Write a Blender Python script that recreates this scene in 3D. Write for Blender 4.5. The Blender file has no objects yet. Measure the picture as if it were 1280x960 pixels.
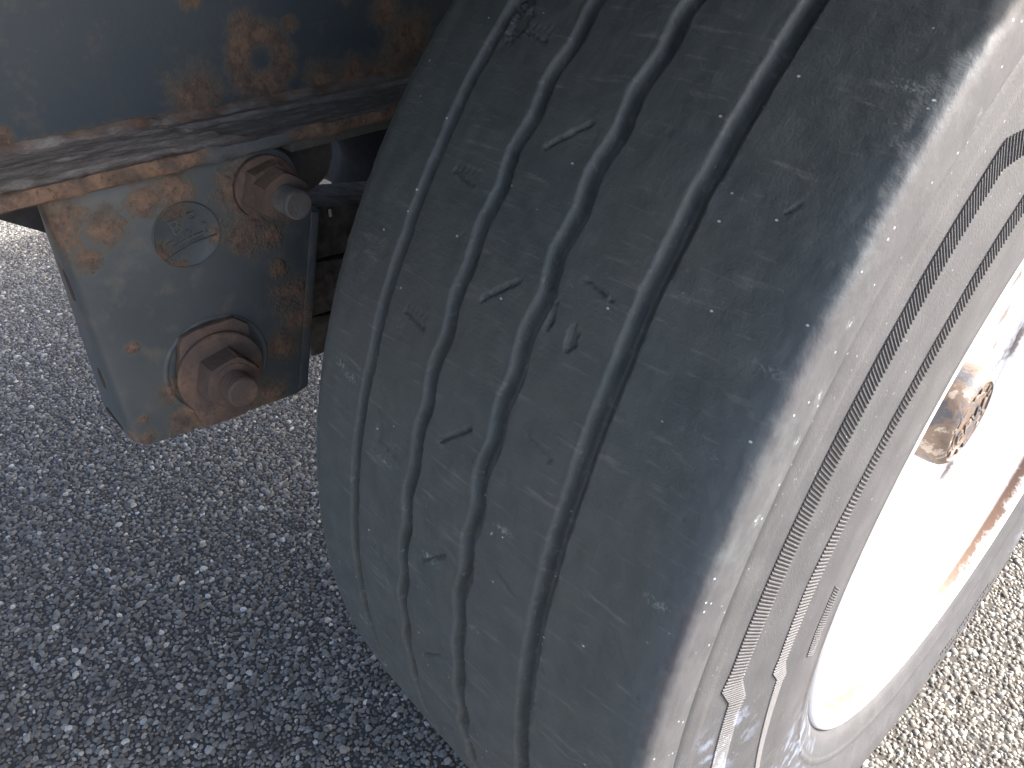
import bpy, bmesh, math, random
import numpy as np
from mathutils import Matrix, Vector

scene = bpy.context.scene
COL = scene.collection
R = math.radians
rng = np.random.default_rng(7)
random.seed(7)

# ------------------------------------------------------------------ camera
cam_d = bpy.data.cameras.new("camera")
cam = bpy.data.objects.new("camera", cam_d)
COL.objects.link(cam)
cam_d.sensor_width = 36.0
cam_d.lens = 28.24
cam_d.clip_start = 0.02
cam_d.clip_end = 500
cam.matrix_world = Matrix((
    (0.6750272, -0.4200883, 0.6065180, 0.2860324),
    (0.7377920, 0.3831313, -0.5557638, -0.7089222),
    (0.0010938, 0.8226398, 0.5685618, 0.9738511),
    (0, 0, 0, 1)))
scene.camera = cam

# ------------------------------------------------------------------ sky, sun, exposure
SUN = Vector((0.47, 0.64, 0.61)).normalized()
world = bpy.data.worlds.new("World")
scene.world = world
world.use_nodes = True
wn = world.node_tree
wn.nodes.clear()
sky = wn.nodes.new('ShaderNodeTexSky')
sky.sky_type = 'NISHITA'
sky.sun_disc = False
sky.sun_elevation = math.asin(SUN.z)
sky.sun_rotation = math.atan2(SUN.x, SUN.y)
sky.air_density = 0.6
sky.dust_density = 5.0
sky.ozone_density = 0.3
bg = wn.nodes.new('ShaderNodeBackground')
bg.inputs['Strength'].default_value = 0.15
wo = wn.nodes.new('ShaderNodeOutputWorld')
wn.links.new(sky.outputs[0], bg.inputs[0])
wn.links.new(bg.outputs[0], wo.inputs[0])

sd = bpy.data.lights.new("sun", 'SUN')
sd.energy = 2.0
sd.angle = R(0.53)
sd.color = (1.0, 0.98, 0.965)
so = bpy.data.objects.new("sun", sd)
COL.objects.link(so)
so.location = SUN * 20
so.rotation_euler = SUN.to_track_quat('Z', 'Y').to_euler()

scene.view_settings.view_transform = 'Standard'
scene.view_settings.look = 'None'
scene.view_settings.gamma = 1.0
scene.view_settings.exposure = 2.5

# ------------------------------------------------------------------ helpers
def tag(o, label=None, cat=None, group=None, kind=None):
    if label: o['label'] = label
    if cat: o['category'] = cat
    if group: o['group'] = group
    if kind: o['kind'] = kind
    return o

def empty(name, loc):
    o = bpy.data.objects.new(name, None)
    o.location = loc
    o.empty_display_size = 0.05
    COL.objects.link(o)
    return o

def origin(o):
    v = Vector((0, 0, 0))
    while o is not None:
        v += o.location
        o = o.parent
    return v

def mobj(name, V, F, m, parent=None, smooth=False, mats=None, midx=None):
    """link world-space vertices V and faces F as one mesh object below parent"""
    V = np.asarray(V, dtype=np.float64)
    if parent is not None:
        V = V - np.array(origin(parent))
    me = bpy.data.meshes.new(name)
    if isinstance(F, np.ndarray):
        n, k = F.shape
        me.vertices.add(len(V)); me.vertices.foreach_set('co', V.astype(np.float32).ravel())
        me.loops.add(n * k); me.loops.foreach_set('vertex_index', F.astype(np.int32).ravel())
        me.polygons.add(n)
        me.polygons.foreach_set('loop_start', np.arange(0, n * k, k, dtype=np.int32))
        me.update(calc_edges=True)
    else:
        me.from_pydata([tuple(v) for v in V], [], F)
        me.update()
    if smooth:
        me.polygons.foreach_set('use_smooth', np.ones(len(me.polygons), dtype=bool))
    me.materials.append(m)
    o = bpy.data.objects.new(name, me)
    COL.objects.link(o)
    if parent is not None:
        o.parent = parent
    return o

def auto_smooth(o, deg=35):
    me = o.data
    bm = bmesh.new(); bm.from_mesh(me)
    for f in bm.faces: f.smooth = True
    for e in bm.edges:
        if len(e.link_faces) == 2 and e.calc_face_angle(0) > R(deg):
            e.smooth = False
    bm.to_mesh(me); bm.free()

def bmobj(name, bm, m, parent=None, deg=35):
    bmesh.ops.recalc_face_normals(bm, faces=bm.faces)
    if parent is not None:
        bmesh.ops.translate(bm, vec=-origin(parent), verts=bm.verts)
    me = bpy.data.meshes.new(name)
    bm.to_mesh(me); bm.free()
    me.materials.append(m)
    o = bpy.data.objects.new(name, me)
    COL.objects.link(o)
    if parent is not None: o.parent = parent
    auto_smooth(o, deg)
    return o

def bevel(bm, w, seg=2, deg=30):
    es = [e for e in bm.edges if len(e.link_faces) == 2 and e.calc_face_angle(0) > R(deg)]
    bmesh.ops.bevel(bm, geom=es, offset=w, offset_type='OFFSET', segments=seg, profile=0.6,
                    affect='EDGES', clamp_overlap=True)

def box_bm(x0, x1, y0, y1, z0, z1, bw=0.0):
    bm = bmesh.new()
    bmesh.ops.create_cube(bm, size=1)
    bmesh.ops.scale(bm, vec=(x1 - x0, y1 - y0, z1 - z0), verts=bm.verts)
    bmesh.ops.translate(bm, vec=((x0 + x1) / 2, (y0 + y1) / 2, (z0 + z1) / 2), verts=bm.verts)
    if bw: bevel(bm, bw)
    return bm

def prism_x(poly, x0, x1, bw=0.0, seg=2):
    """polygon in (y, z) extruded from x0 to x1"""
    bm = bmesh.new()
    a = [bm.verts.new((x0, y, z)) for y, z in poly]
    b = [bm.verts.new((x1, y, z)) for y, z in poly]
    bm.faces.new(a); bm.faces.new(list(reversed(b)))
    n = len(poly)
    for i in range(n):
        bm.faces.new([a[i], b[i], b[(i + 1) % n], a[(i + 1) % n]])
    bmesh.ops.recalc_face_normals(bm, faces=bm.faces)
    if bw: bevel(bm, bw, seg)
    return bm

def lathe_x(prof, cy, cz, n=48, phase=0.0, closed=False):
    """revolve a profile of (x, r) about the axis y=cy, z=cz; returns V, F"""
    prof = np.array(prof, float)
    th = phase + np.arange(n) * 2 * math.pi / n
    x = np.repeat(prof[:, 0][None], n, 0)
    y = cy + prof[:, 1][None] * np.cos(th)[:, None]
    z = cz + prof[:, 1][None] * np.sin(th)[:, None]
    V = np.stack([x, y, z], -1).reshape(-1, 3)
    m = len(prof)
    F = []
    mm = m if closed else m - 1
    for i in range(n):
        j = (i + 1) % n
        for k in range(mm):
            l = (k + 1) % m
            F.append((i * m + k, i * m + l, j * m + l, j * m + k))
    return V, F

def lathe_obj(name, prof, cy, cz, m, parent, n=48, deg=35, closed=False):
    V, F = lathe_x(prof, cy, cz, n, closed=closed)
    bm = bmesh.new()
    vs = [bm.verts.new(v) for v in V]
    for f in F: bm.faces.new([vs[i] for i in f])
    bmesh.ops.remove_doubles(bm, verts=bm.verts, dist=1e-5)
    return bmobj(name, bm, m, parent, deg)

# ---- materials
class NT:
    def __init__(s, name):
        s.m = bpy.data.materials.new(name); s.m.use_nodes = True
        s.t = s.m.node_tree; s.b = s.t.nodes['Principled BSDF']
        g = s.t.nodes.new('ShaderNodeNewGeometry'); s.pos = g.outputs['Position']; s.geo = g
    def n(s, typ, **kw):
        nd = s.t.nodes.new(typ)
        for k, v in kw.items():
            if k.startswith('_'): setattr(nd, k[1:], v)
            else: s.set(nd.inputs[k.replace('__', ' ')], v)
        return nd
    def set(s, sock, v):
        if hasattr(v, 'is_output') or isinstance(v, bpy.types.NodeSocket): s.t.links.new(v, sock)
        elif isinstance(v, (tuple, list)) and len(v) == 3 and sock.type == 'RGBA': sock.default_value = (*v, 1)
        else: sock.default_value = v
    def noise(s, scale, detail=4, rough=0.55, vec=None, dist=0.0):
        nd = s.n('ShaderNodeTexNoise', Scale=scale, Detail=detail, Roughness=rough, Distortion=dist)
        s.set(nd.inputs['Vector'], vec if vec is not None else s.pos)
        return nd.outputs['Fac']
    def scaled(s, vec3):
        return s.n('ShaderNodeVectorMath', _operation='MULTIPLY', **{}).outputs[0] if False else s._sc(vec3)
    def _sc(s, v):
        nd = s.t.nodes.new('ShaderNodeVectorMath'); nd.operation = 'MULTIPLY'
        s.set(nd.inputs[0], s.pos); nd.inputs[1].default_value = v
        return nd.outputs[0]
    def ramp(s, fac, a, b, c0=0.0, c1=1.0, clamp=True):
        nd = s.t.nodes.new('ShaderNodeMapRange'); nd.clamp = clamp
        nd.interpolation_type = 'SMOOTHSTEP' if clamp else 'LINEAR'
        s.set(nd.inputs['Value'], fac); nd.inputs['From Min'].default_value = a; nd.inputs['From Max'].default_value = b
        nd.inputs['To Min'].default_value = c0; nd.inputs['To Max'].default_value = c1
        return nd.outputs[0]
    def math(s, op, a, b=0.0, c=0.0, clamp=False):
        nd = s.t.nodes.new('ShaderNodeMath'); nd.operation = op; nd.use_clamp = clamp
        s.set(nd.inputs[0], a); s.set(nd.inputs[1], b); s.set(nd.inputs[2], c)
        return nd.outputs[0]
    def mix(s, fac, a, b):
        nd = s.t.nodes.new('ShaderNodeMix'); nd.data_type = 'RGBA'
        s.set(nd.inputs[0], fac); s.set(nd.inputs[6], a); s.set(nd.inputs[7], b)
        return nd.outputs[2]
    def mixf(s, fac, a, b):
        nd = s.t.nodes.new('ShaderNodeMix'); nd.data_type = 'FLOAT'
        s.set(nd.inputs[0], fac); s.set(nd.inputs[2], a); s.set(nd.inputs[3], b)
        return nd.outputs[0]
    def xyz(s):
        nd = s.t.nodes.new('ShaderNodeSeparateXYZ'); s.set(nd.inputs[0], s.pos); return nd.outputs
    def bump(s, h, dist, strength=1.0, normal=None):
        nd = s.t.nodes.new('ShaderNodeBump'); s.set(nd.inputs['Height'], h)
        nd.inputs['Distance'].default_value = dist; nd.inputs['Strength'].default_value = strength
        if normal is not None: s.set(nd.inputs['Normal'], normal)
        return nd.outputs[0]
    def dist(s, p):
        nd = s.t.nodes.new('ShaderNodeVectorMath'); nd.operation = 'DISTANCE'
        s.set(nd.inputs[0], s.pos); nd.inputs[1].default_value = p
        return nd.outputs['Value']
    def out(s, color=None, rough=None, normal=None, metal=None, spec=None):
        if color is not None: s.set(s.b.inputs['Base Color'], color)
        if rough is not None: s.set(s.b.inputs['Roughness'], rough)
        if normal is not None: s.set(s.b.inputs['Normal'], normal)
        if metal is not None: s.set(s.b.inputs['Metallic'], metal)
        if spec is not None: s.set(s.b.inputs['Specular IOR Level'], spec)
        return s.m

RAD = 0.525

def polar_r(n):
    """distance from the wheel's axle line"""
    nd = n.t.nodes.new('ShaderNodeVectorMath'); nd.operation = 'MULTIPLY'
    sub = n.t.nodes.new('ShaderNodeVectorMath'); sub.operation = 'SUBTRACT'
    n.set(sub.inputs[0], n.pos); sub.inputs[1].default_value = (0, 0, RAD)
    n.set(nd.inputs[0], sub.outputs[0]); nd.inputs[1].default_value = (0, 1, 1)
    ln = n.t.nodes.new('ShaderNodeVectorMath'); ln.operation = 'LENGTH'
    n.set(ln.inputs[0], nd.outputs[0])
    return ln.outputs['Value']

def mat_tread():
    n = NT("worn_tread_rubber")
    x, y, z = n.xyz()
    fine = n.noise(900, 3, 0.6)
    mid = n.noise(60, 5, 0.6)
    big = n.noise(9, 4, 0.5)
    streakv = n._sc((28, 220, 220))
    streak = n.noise(1.0, 4, 0.6, streakv)
    base = n.mix(n.ramp(mid, .3, .7), (.057, .070, .068), (.078, .091, .086))
    base = n.mix(n.ramp(big, .35, .7, 0, .35), base, (.092, .090, .082))
    base = n.mix(n.ramp(streak, .56, .74, 0, .6), base, (.17, .165, .155))
    # scuffed polished strip at the outer edge, bluish sky sheen put into its colour
    sh = n.math('ADD', x, n.math('MULTIPLY', n.math('SUBTRACT', n.noise(1.0, 4, .6, n._sc((60, 22, 22))), .5), .05))
    base = n.mix(n.ramp(sh, .137, .165, 0, .6), base, (.078, .092, .100))
    # pale dust and scuffs on the shoulder face
    fr = n.noise(1.0, 6, .65, n._sc((260, 120, 120)))
    big2 = n.noise(14, 4, .6)
    ed = n.math('ADD', x, n.math('MULTIPLY', n.math('SUBTRACT', fr, .5), .012))
    ed = n.math('ADD', ed, n.math('MULTIPLY', n.math('SUBTRACT', big2, .5), .016))
    dust = n.mix(n.ramp(mid, .3, .72), (.047, .049, .054), (.064, .066, .071))
    base = n.mix(n.ramp(ed, .1610, .1670), base, dust)
    # stone marks: tiny pale chips
    v = n.n('ShaderNodeTexVoronoi', Scale=1.0, Randomness=1.0)
    n.set(v.inputs['Vector'], n._sc((125, 190, 190)))
    c = n.t.nodes.new('ShaderNodeSeparateColor'); n.set(c.inputs[0], v.outputs['Color'])
    spot = n.math('MULTIPLY', n.ramp(v.outputs['Distance'], .14, .07), n.ramp(c.outputs[0], .91, .93))
    v2 = n.n('ShaderNodeTexVoronoi', Scale=1.0, Randomness=1.0)
    n.set(v2.inputs['Vector'], n._sc((34, 95, 95)))
    c2 = n.t.nodes.new('ShaderNodeSeparateColor'); n.set(c2.inputs[0], v2.outputs['Color'])
    sp2 = n.math('MULTIPLY', n.ramp(v2.outputs['Distance'], .42, .1), n.ramp(c2.outputs[1], .92, .96))
    sp2 = n.math('MULTIPLY', sp2, n.ramp(n.noise(500, 3, .7), .48, .62))
    base = n.mix(n.math('MULTIPLY', spot, .85), base, (.55, .58, .58))
    base = n.mix(n.math('MULTIPLY', sp2, .75), base, (.30, .34, .34))
    rough = n.ramp(mid, .2, .8, .50, .66, clamp=False)
    nb = n.bump(n.math('MULTIPLY', fine, n.ramp(x, .166, .140, .3, 1.0)), .0006, .55)
    nb = n.bump(n.math('MULTIPLY', streak, n.ramp(x, .150, .135)), .0006, .5, nb)
    nb = n.bump(n.math('MULTIPLY', n.noise(220, 4, .6), n.ramp(x, .166, .140, .6, 1.0)), .0008, .5, nb)
    return n.out(base, rough, nb, spec=.5)

def mat_sidewall():
    n = NT("dusty_sidewall_rubber")
    r = polar_r(n)
    mid = n.noise(45, 5, .6)
    big = n.noise(8, 4, .55)
    base = n.mix(n.ramp(mid, .25, .75), (.051, .053, .057), (.068, .070, .074))
    base = n.mix(n.ramp(big, .52, .72, 0, .5), base, (.052, .058, .067))
    # rubbed ring stains that follow the wheel
    cr = n.t.nodes.new('ShaderNodeCombineXYZ')
    n.set(cr.inputs[0], n.math('MULTIPLY', r, 95)); n.set(cr.inputs[1], n.noise(5, 3, .5)); 
    ring = n.noise(1.0, 5, .65, cr.outputs[0])
    base = n.mix(n.ramp(ring, .5, .72, 0, .5), base, (.048, .047, .045))
    base = n.mix(n.ramp(ring, .45, .30, 0, .35), base, (.098, .097, .094))
    sp = n.noise(420, 2, .6)
    base = n.mix(n.ramp(sp, .70, .76, 0, .5), base, (.42, .42, .40))
    base = n.mix(n.ramp(n.noise(300, 3, .6), .66, .74, 0, .5), base, (.08, .075, .07))
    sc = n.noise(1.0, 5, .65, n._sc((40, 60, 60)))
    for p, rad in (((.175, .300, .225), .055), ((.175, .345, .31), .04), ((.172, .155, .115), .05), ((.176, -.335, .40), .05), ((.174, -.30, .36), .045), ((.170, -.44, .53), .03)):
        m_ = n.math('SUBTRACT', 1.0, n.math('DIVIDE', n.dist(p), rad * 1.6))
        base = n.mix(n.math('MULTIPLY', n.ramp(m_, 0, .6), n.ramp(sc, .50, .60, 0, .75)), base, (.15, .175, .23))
    nb = n.bump(n.noise(700, 4, .6), .0005, .5)
    nb = n.bump(n.noise(60, 5, .55), .0006, .3, nb)
    return n.out(base, n.ramp(mid, .2, .8, .55, .72, clamp=False), nb, spec=.4)

def simple_mat(name, col, rough=.6, metal=0.0, nscale=60, var=.25, bumpd=.0006, bscale=300):
    n = NT(name)
    f = n.noise(nscale, 5, .6)
    d = tuple(c * (1 - var) for c in col); l = tuple(min(1, c * (1 + var)) for c in col)
    c = n.mix(n.ramp(f, .3, .7), d, l)
    nb = n.bump(n.noise(bscale, 4, .6), bumpd, .6)
    return n.out(c, rough, nb, metal)

def rust_colour(n, s=1.0):
    a = n.noise(55 * s, 6, .65)
    b = n.noise(240 * s, 4, .65)
    c = n.mix(n.ramp(a, .32, .68), (.100, .076, .062), (.245, .155, .100))
    c = n.mix(n.ramp(b, .50, .72, 0, .6), c, (.045, .028, .022))
    c = n.mix(n.ramp(b, .40, .25, 0, .6), c, (.34, .20, .11))
    return c

def painted_steel(name, paint=(.048, .058, .064), paint2=(.072, .080, .082), spots=(), base_rust=.0, zband=None,
                  dust=(.15, .135, .115), dust_amt=.3, seg=()):
    """blue grey chassis paint; rust at given world spots (p, radius[, ring]) or along segments"""
    n = NT(name)
    big = n.noise(7, 4, .55); mid = n.noise(38, 6, .62); fine = n.noise(170, 5, .65)
    col = n.mix(n.ramp(big, .3, .7), paint, paint2)
    col = n.mix(n.ramp(fine, .66, .80, 0, .35), col, (.14, .15, .15))
    col = n.mix(n.ramp(mid, .52, .75, 0, dust_amt), col, dust)
    # rust amount: max over the spots
    amt = None
    wob = n.math('ADD', n.math('MULTIPLY', n.math('SUBTRACT', mid, .5), 1.5), n.math('MULTIPLY', n.math('SUBTRACT', fine, .5), 1.6))
    for sp in spots:
        p, rad = sp[0], sp[1]
        d = n.math('DIVIDE', n.dist(p), rad)
        if len(sp) > 2:       # ring shaped
            d = n.math('MULTIPLY', n.math('ABSOLUTE', n.math('SUBTRACT', d, .8)), 2.2)
        v = n.math('SUBTRACT', 1.0, d)
        amt = v if amt is None else n.math('MAXIMUM', amt, v)
    x, y, z = n.xyz()
    for (z0, h) in (zband or ()):      # horizontal seam at height z0, fading over h
        v = n.math('SUBTRACT', .35, n.math('DIVIDE', n.math('ABSOLUTE', n.math('SUBTRACT', z, z0)), h))
        amt = v if amt is None else n.math('MAXIMUM', amt, v)
    if amt is None: amt = n.math('SUBTRACT', base_rust, .5)
    else: amt = n.math('MAXIMUM', amt, base_rust - .5)
    rs = n.math('ADD', amt, wob)
    mask = n.ramp(rs, -.1, .7)
    halo = n.ramp(rs, -.45, .2, 0, .6)
    col = n.mix(halo, col, (.12, .105, .075))
    col = n.mix(mask, col, rust_colour(n))
    nb = n.bump(n.math('MULTIPLY', mask, fine), .0022, .8)
    nb = n.bump(fine, .0006, .45, nb)
    rough = n.mixf(mask, .46, .88)
    return n.out(col, rough, nb, spec=.45)

def mat_rusty(name="rusty_steel", tint=(.10, .08, .075), amt=.5, s=1.0):
    n = NT(name)
    col = n.mix(n.ramp(n.noise(30 * s, 6, .65), .5 - amt * .3, .85 - amt * .3), tint, rust_colour(n, s))
    f = n.noise(200 * s, 5, .7)
    nb = n.bump(f, .0016, .7)
    return n.out(col, .82, nb, spec=.3)

def mat_flange_top():
    n = NT("caked_rusty_flange")
    x, y, z = n.xyz()
    st = n.noise(1.0, 6, .68, n._sc((150, 45, 150)))
    f = n.noise(320, 5, .7)
    big = n.noise(12, 4, .6)
    # scaling rust at the near end, greyer baked dirt farther on
    side = n.ramp(n.math('ADD', y, n.math('MULTIPLY', n.math('SUBTRACT', big, .5), .05)), -.475, -.455)
    a = n.mix(n.ramp(st, .35, .68), (.20, .178, .165), (.42, .385, .345))
    a = n.mix(n.ramp(f, .55, .75, 0, .6), a, (.045, .03, .027))
    b = n.mix(n.ramp(st, .3, .75), (.15, .142, .132), (.30, .28, .255))
    col = n.mix(side, a, b)
    rs = n.ramp(n.math('ADD', x, n.math('MULTIPLY', n.math('SUBTRACT', n.noise(30, 5, .6), .5), .05)), -.376, -.392)
    col = n.mix(rs, col, rust_colour(n))
    rs2 = n.ramp(n.math('ADD', x, n.math('MULTIPLY', n.math('SUBTRACT', n.noise(45, 5, .6), .5), .03)), -.314, -.306)
    col = n.mix(n.math('MULTIPLY', rs2, n.ramp(y, -.40, -.47)), col, rust_colour(n))
    nb = n.bump(st, .0028, .6)
    nb = n.bump(f, .0018, .7, nb)
    return n.out(col, .85, nb, spec=.3)

def mat_flange_edge():
    n = NT("rusty_flange_edge")
    x, y, z = n.xyz()
    wob = n.math('MULTIPLY', n.math('SUBTRACT', n.noise(40, 5, .6), .5), .06)
    yy = n.math('ADD', y, wob)
    # a stretch of sound paint between y -0.49 and -0.40
    clean = n.math('MULTIPLY', n.ramp(yy, -.485, -.465), n.ramp(yy, -.402, -.418))
    col = n.mix(clean, rust_colour(n, 1.2), (.095, .10, .10))
    zz = n.math('ADD', z, n.math('MULTIPLY', n.math('SUBTRACT', n.noise(90, 4, .6), .5), .012))
    nb = n.bump(n.noise(130, 6, .7), .0028, .8)
    return n.out(col, .8, nb, spec=.35)

def mat_rim():
    n = NT("white_rim_paint")
    x, y, z = n.xyz()
    r = polar_r(n)
    f = n.noise(90, 5, .65)
    g = n.noise(30, 4, .6)
    col = n.mix(n.ramp(g, .4, .8, 0, .4), (.80, .80, .79), (.70, .67, .60))
    # rust creeping out of the seam between flange and well, and out of the well weld
    rr = n.math('ADD', r, n.math('MULTIPLY', n.math('SUBTRACT', f, .5), .010))
    seam = n.math('MULTIPLY', n.ramp(n.math('ABSOLUTE', n.math('SUBTRACT', rr, .2895)), .0046, .0012), n.ramp(x, .150, .156))
    xx = n.math('ADD', x, n.math('MULTIPLY', n.math('SUBTRACT', f, .5), .016))
    weld = n.math('MULTIPLY', n.ramp(n.math('ABSOLUTE', n.math('SUBTRACT', xx, .0915)), .0045, .0015), n.ramp(n.noise(22, 3, .6), .45, .6))
    col = n.mix(n.math('MAXIMUM', seam, n.math('MULTIPLY', weld, .8)), col, (.125, .075, .048))
    spots = n.ramp(n.noise(75, 3, .6), .74, .79, 0, .8)
    col = n.mix(spots, col, (.45, .27, .12))
    nb = n.bump(n.noise(200, 4, .6), .0006, .5)
    return n.out(col, .42, nb, spec=.5)

def mat_hub():
    n = NT("chipped_hub_cap_paint")
    a = n.noise(38, 6, .65, dist=.4); b = n.noise(160, 5, .65)
    s = n.math('ADD', n.math('MULTIPLY', a, .7), n.math('MULTIPLY', b, .3))
    col = n.mix(n.ramp(s, .43, .50), (.055, .060, .070), (.125, .092, .070))
    col = n.mix(n.ramp(s, .55, .60), col, (.27, .24, .21))
    nb = n.bump(s, .002, .8)
    return n.out(col, .6, nb, spec=.4)

def mat_asphalt():
    n = NT("dark_bitumen")
    v = n.n('ShaderNodeTexVoronoi', Scale=105.0); n.set(v.inputs['Vector'], n.pos)
    c = n.t.nodes.new('ShaderNodeSeparateColor'); n.set(c.inputs[0], v.outputs['Color'])
    st = n.mix(n.ramp(c.outputs[0], .2, 1.0, 0, 1, clamp=False), (.085, .078, .070), (.29, .27, .24))
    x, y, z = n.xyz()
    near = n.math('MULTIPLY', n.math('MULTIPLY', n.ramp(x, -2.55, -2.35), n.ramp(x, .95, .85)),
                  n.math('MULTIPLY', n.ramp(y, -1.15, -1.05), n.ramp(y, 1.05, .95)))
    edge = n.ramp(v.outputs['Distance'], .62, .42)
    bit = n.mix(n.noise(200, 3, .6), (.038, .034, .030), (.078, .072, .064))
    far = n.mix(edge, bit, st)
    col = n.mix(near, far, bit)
    h = n.math('MULTIPLY', edge, n.math('SUBTRACT', 1.0, near))
    nb = n.bump(h, .003, .8)
    nb = n.bump(n.noise(500, 3, .6), .001, .6, nb)
    return n.out(col, .85, nb, spec=.3)

def mat_stones():
    n = NT("road_stones")
    at = n.t.nodes.new('ShaderNodeAttribute'); at.attribute_name = 'stone'
    f = n.noise(600, 3, .6)
    hsv = n.t.nodes.new('ShaderNodeMix'); hsv.data_type = 'RGBA'; hsv.blend_type = 'MULTIPLY'
    n.set(hsv.inputs[0], 1.0); n.set(hsv.inputs[6], at.outputs['Color'])
    n.set(hsv.inputs[7], n.mix(n.ramp(f, .3, .7), (.72, .72, .72), (1, 1, 1)))
    nb = n.bump(n.noise(900, 3, .6), .0006, .6)
    return n.out(hsv.outputs[2], .7, nb, spec=.4)

# ------------------------------------------------------------------ ground
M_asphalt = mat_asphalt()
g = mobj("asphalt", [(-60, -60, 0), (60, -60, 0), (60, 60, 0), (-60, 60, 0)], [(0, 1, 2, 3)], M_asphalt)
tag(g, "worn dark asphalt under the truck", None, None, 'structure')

def build_stones():
    S = .0061
    X0, X1, Y0, Y1 = -2.5, .9, -1.1, 1.0
    xs = np.arange(X0, X1, S); ys = np.arange(Y0, Y1, S * .92)
    gx, gy = np.meshgrid(xs, ys)
    gx = gx + (np.arange(len(ys)) % 2)[:, None] * S / 2
    px = (gx + rng.uniform(-.40, .40, gx.shape) * S).ravel(); py = (gy + rng.uniform(-.40, .40, gx.shape) * S).ravel()
    d = np.hypot(px + .0, py)
    # cull what can never be seen: the far corners
    keep = np.where(px < -.1, (py > np.maximum(-.365 + 1.1 * (px + .155) - .18, -.81 - .267 * (px + .56) - .18)) & (py < .25 - .12 * px), (py > -.75) & (py < 1.0) & (px < .8)) 
    keep &= rng.random(px.shape) < .97
    px, py = px[keep], py[keep]
    N = len(px); K = 6
    size = np.clip(rng.lognormal(math.log(.0038), .30, N), .0018, .0075)
    asp = rng.uniform(.55, 1.0, N); rot = rng.uniform(0, math.pi, N)
    hgt = size * rng.uniform(.30, .60, N)
    tx, ty = rng.normal(0, .16, (2, N))
    a = np.arange(K) * 2 * math.pi / K
    ang = a[None] + rng.uniform(-.35, .35, (N, K))
    rad = size[:, None] * rng.uniform(.78, 1.12, (N, K))
    def ring(scale, z):
        lx = rad * scale * np.cos(ang); ly = rad * scale * np.sin(ang) * asp[:, None]
        X = px[:, None] + lx * np.cos(rot)[:, None] - ly * np.sin(rot)[:, None]
        Y = py[:, None] + lx * np.sin(rot)[:, None] + ly * np.cos(rot)[:, None]
        Z = z[:, None] + (X - px[:, None]) * tx[:, None] + (Y - py[:, None]) * ty[:, None]
        return np.stack([X, Y, Z], -1)
    b = ring(1.0, np.full(N, -.0012)); b[..., 2] = -.0004
    t = ring(rng.uniform(.55, .85, (N, K)), hgt * .85)
    V = np.concatenate([b, t], 1)
    print('stones', N)
    fc = []
    for k in range(K):
        j = (k + 1) % K
        fc += [(k, j, K + j, K + k)]
    fc += [(K, K + 1, K + 2, K + 3), (K, K + 3, K + 4, K + 5)]
    F = (np.array(fc)[None] + (np.arange(N) * 2 * K)[:, None, None]).reshape(-1, 4)
    o = mobj("stone_chippings", V.reshape(-1, 3), F, mat_stones())
    # flat shaded stones, own colour each
    br = np.clip(rng.lognormal(math.log(.17), .36, N), .05, .6)
    br = np.where(rng.random(N) < .03, rng.uniform(.36, .62, N), br)
    warm = rng.normal(0, .035, N)
    c = np.stack([br * (1.04 + warm), br, br * (.88 - warm), np.ones(N)], -1)
    at = o.data.attributes.new('stone', 'FLOAT_COLOR', 'POINT')
    at.data.foreach_set('color', np.repeat(c, 2 * K, 0).astype(np.float32).ravel())
    tag(o, "coarse grey stone chippings set in the asphalt around the tyre", "chippings", None, 'stuff')
build_stones()

# ------------------------------------------------------------------ the wheel
wheel = empty("wheel", (0, 0, 0))
tag(wheel, "big worn black trailer wheel with dusty sidewall and white rim", "wheel")
M_tread, M_side = mat_tread(), mat_sidewall()

# outline of the tyre from inner bead to outer bead: (x, r)
P_in = [(-.158, .300), (-.172, .315), (-.180, .345), (-.183, .38), (-.180, .42), (-.172, .455), (-.163, .475)]
P_tr = [(-.163, .475), (-.160, .490), (-.1555, .501), (-.149, .5095), (-.140, .5155), (-.12, .5190), (-.09, .5205), (-.03, .5225),
        (.03, .5230), (.09, .5210), (.12, .5190), (.145, .5175), (.1570, .5165), (.1620, .5156), (.1652, .5138), (.1672, .5105), (.1680, .5050), (.1682, .495), (.1675, .483)]
P_out = [(.1675, .483), (.1674, .4818), (.1666, .4812), (.1674, .4803), (.1680, .475), (.1690, .465), (.171, .45), (.175, .42), (.178, .39), (.179, .365), (.1775, .345),
         (.1752, .328), (.1705, .314), (.1655, .3075), (.160, .3055)]

def resample(P, step):
    P = np.array(P, float); s = np.r_[0, np.cumsum(np.hypot(*np.diff(P, axis=0).T))]
    n = max(2, int(s[-1] / step) + 1); q = np.linspace(0, s[-1], n)
    # smooth (Catmull-like) by cubic hermite
    m = np.gradient(P, s, axis=0)
    i = np.clip(np.searchsorted(s, q, 'right') - 1, 0, len(s) - 2)
    h = (s[i + 1] - s[i])[:, None]; t = ((q - s[i])[:, None]) / h
    return (2*t**3-3*t**2+1)*P[i] + (t**3-2*t**2+t)*h*m[i] + (-2*t**3+3*t**2)*P[i+1] + (t**3-t**2)*h*m[i+1]

def phi_samples(fine, coarse, lo=-42., hi=80.):
    a = np.arange(lo, hi, fine); b = np.arange(hi, lo + 360, coarse)
    return np.radians(np.r_[a, b])

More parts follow.
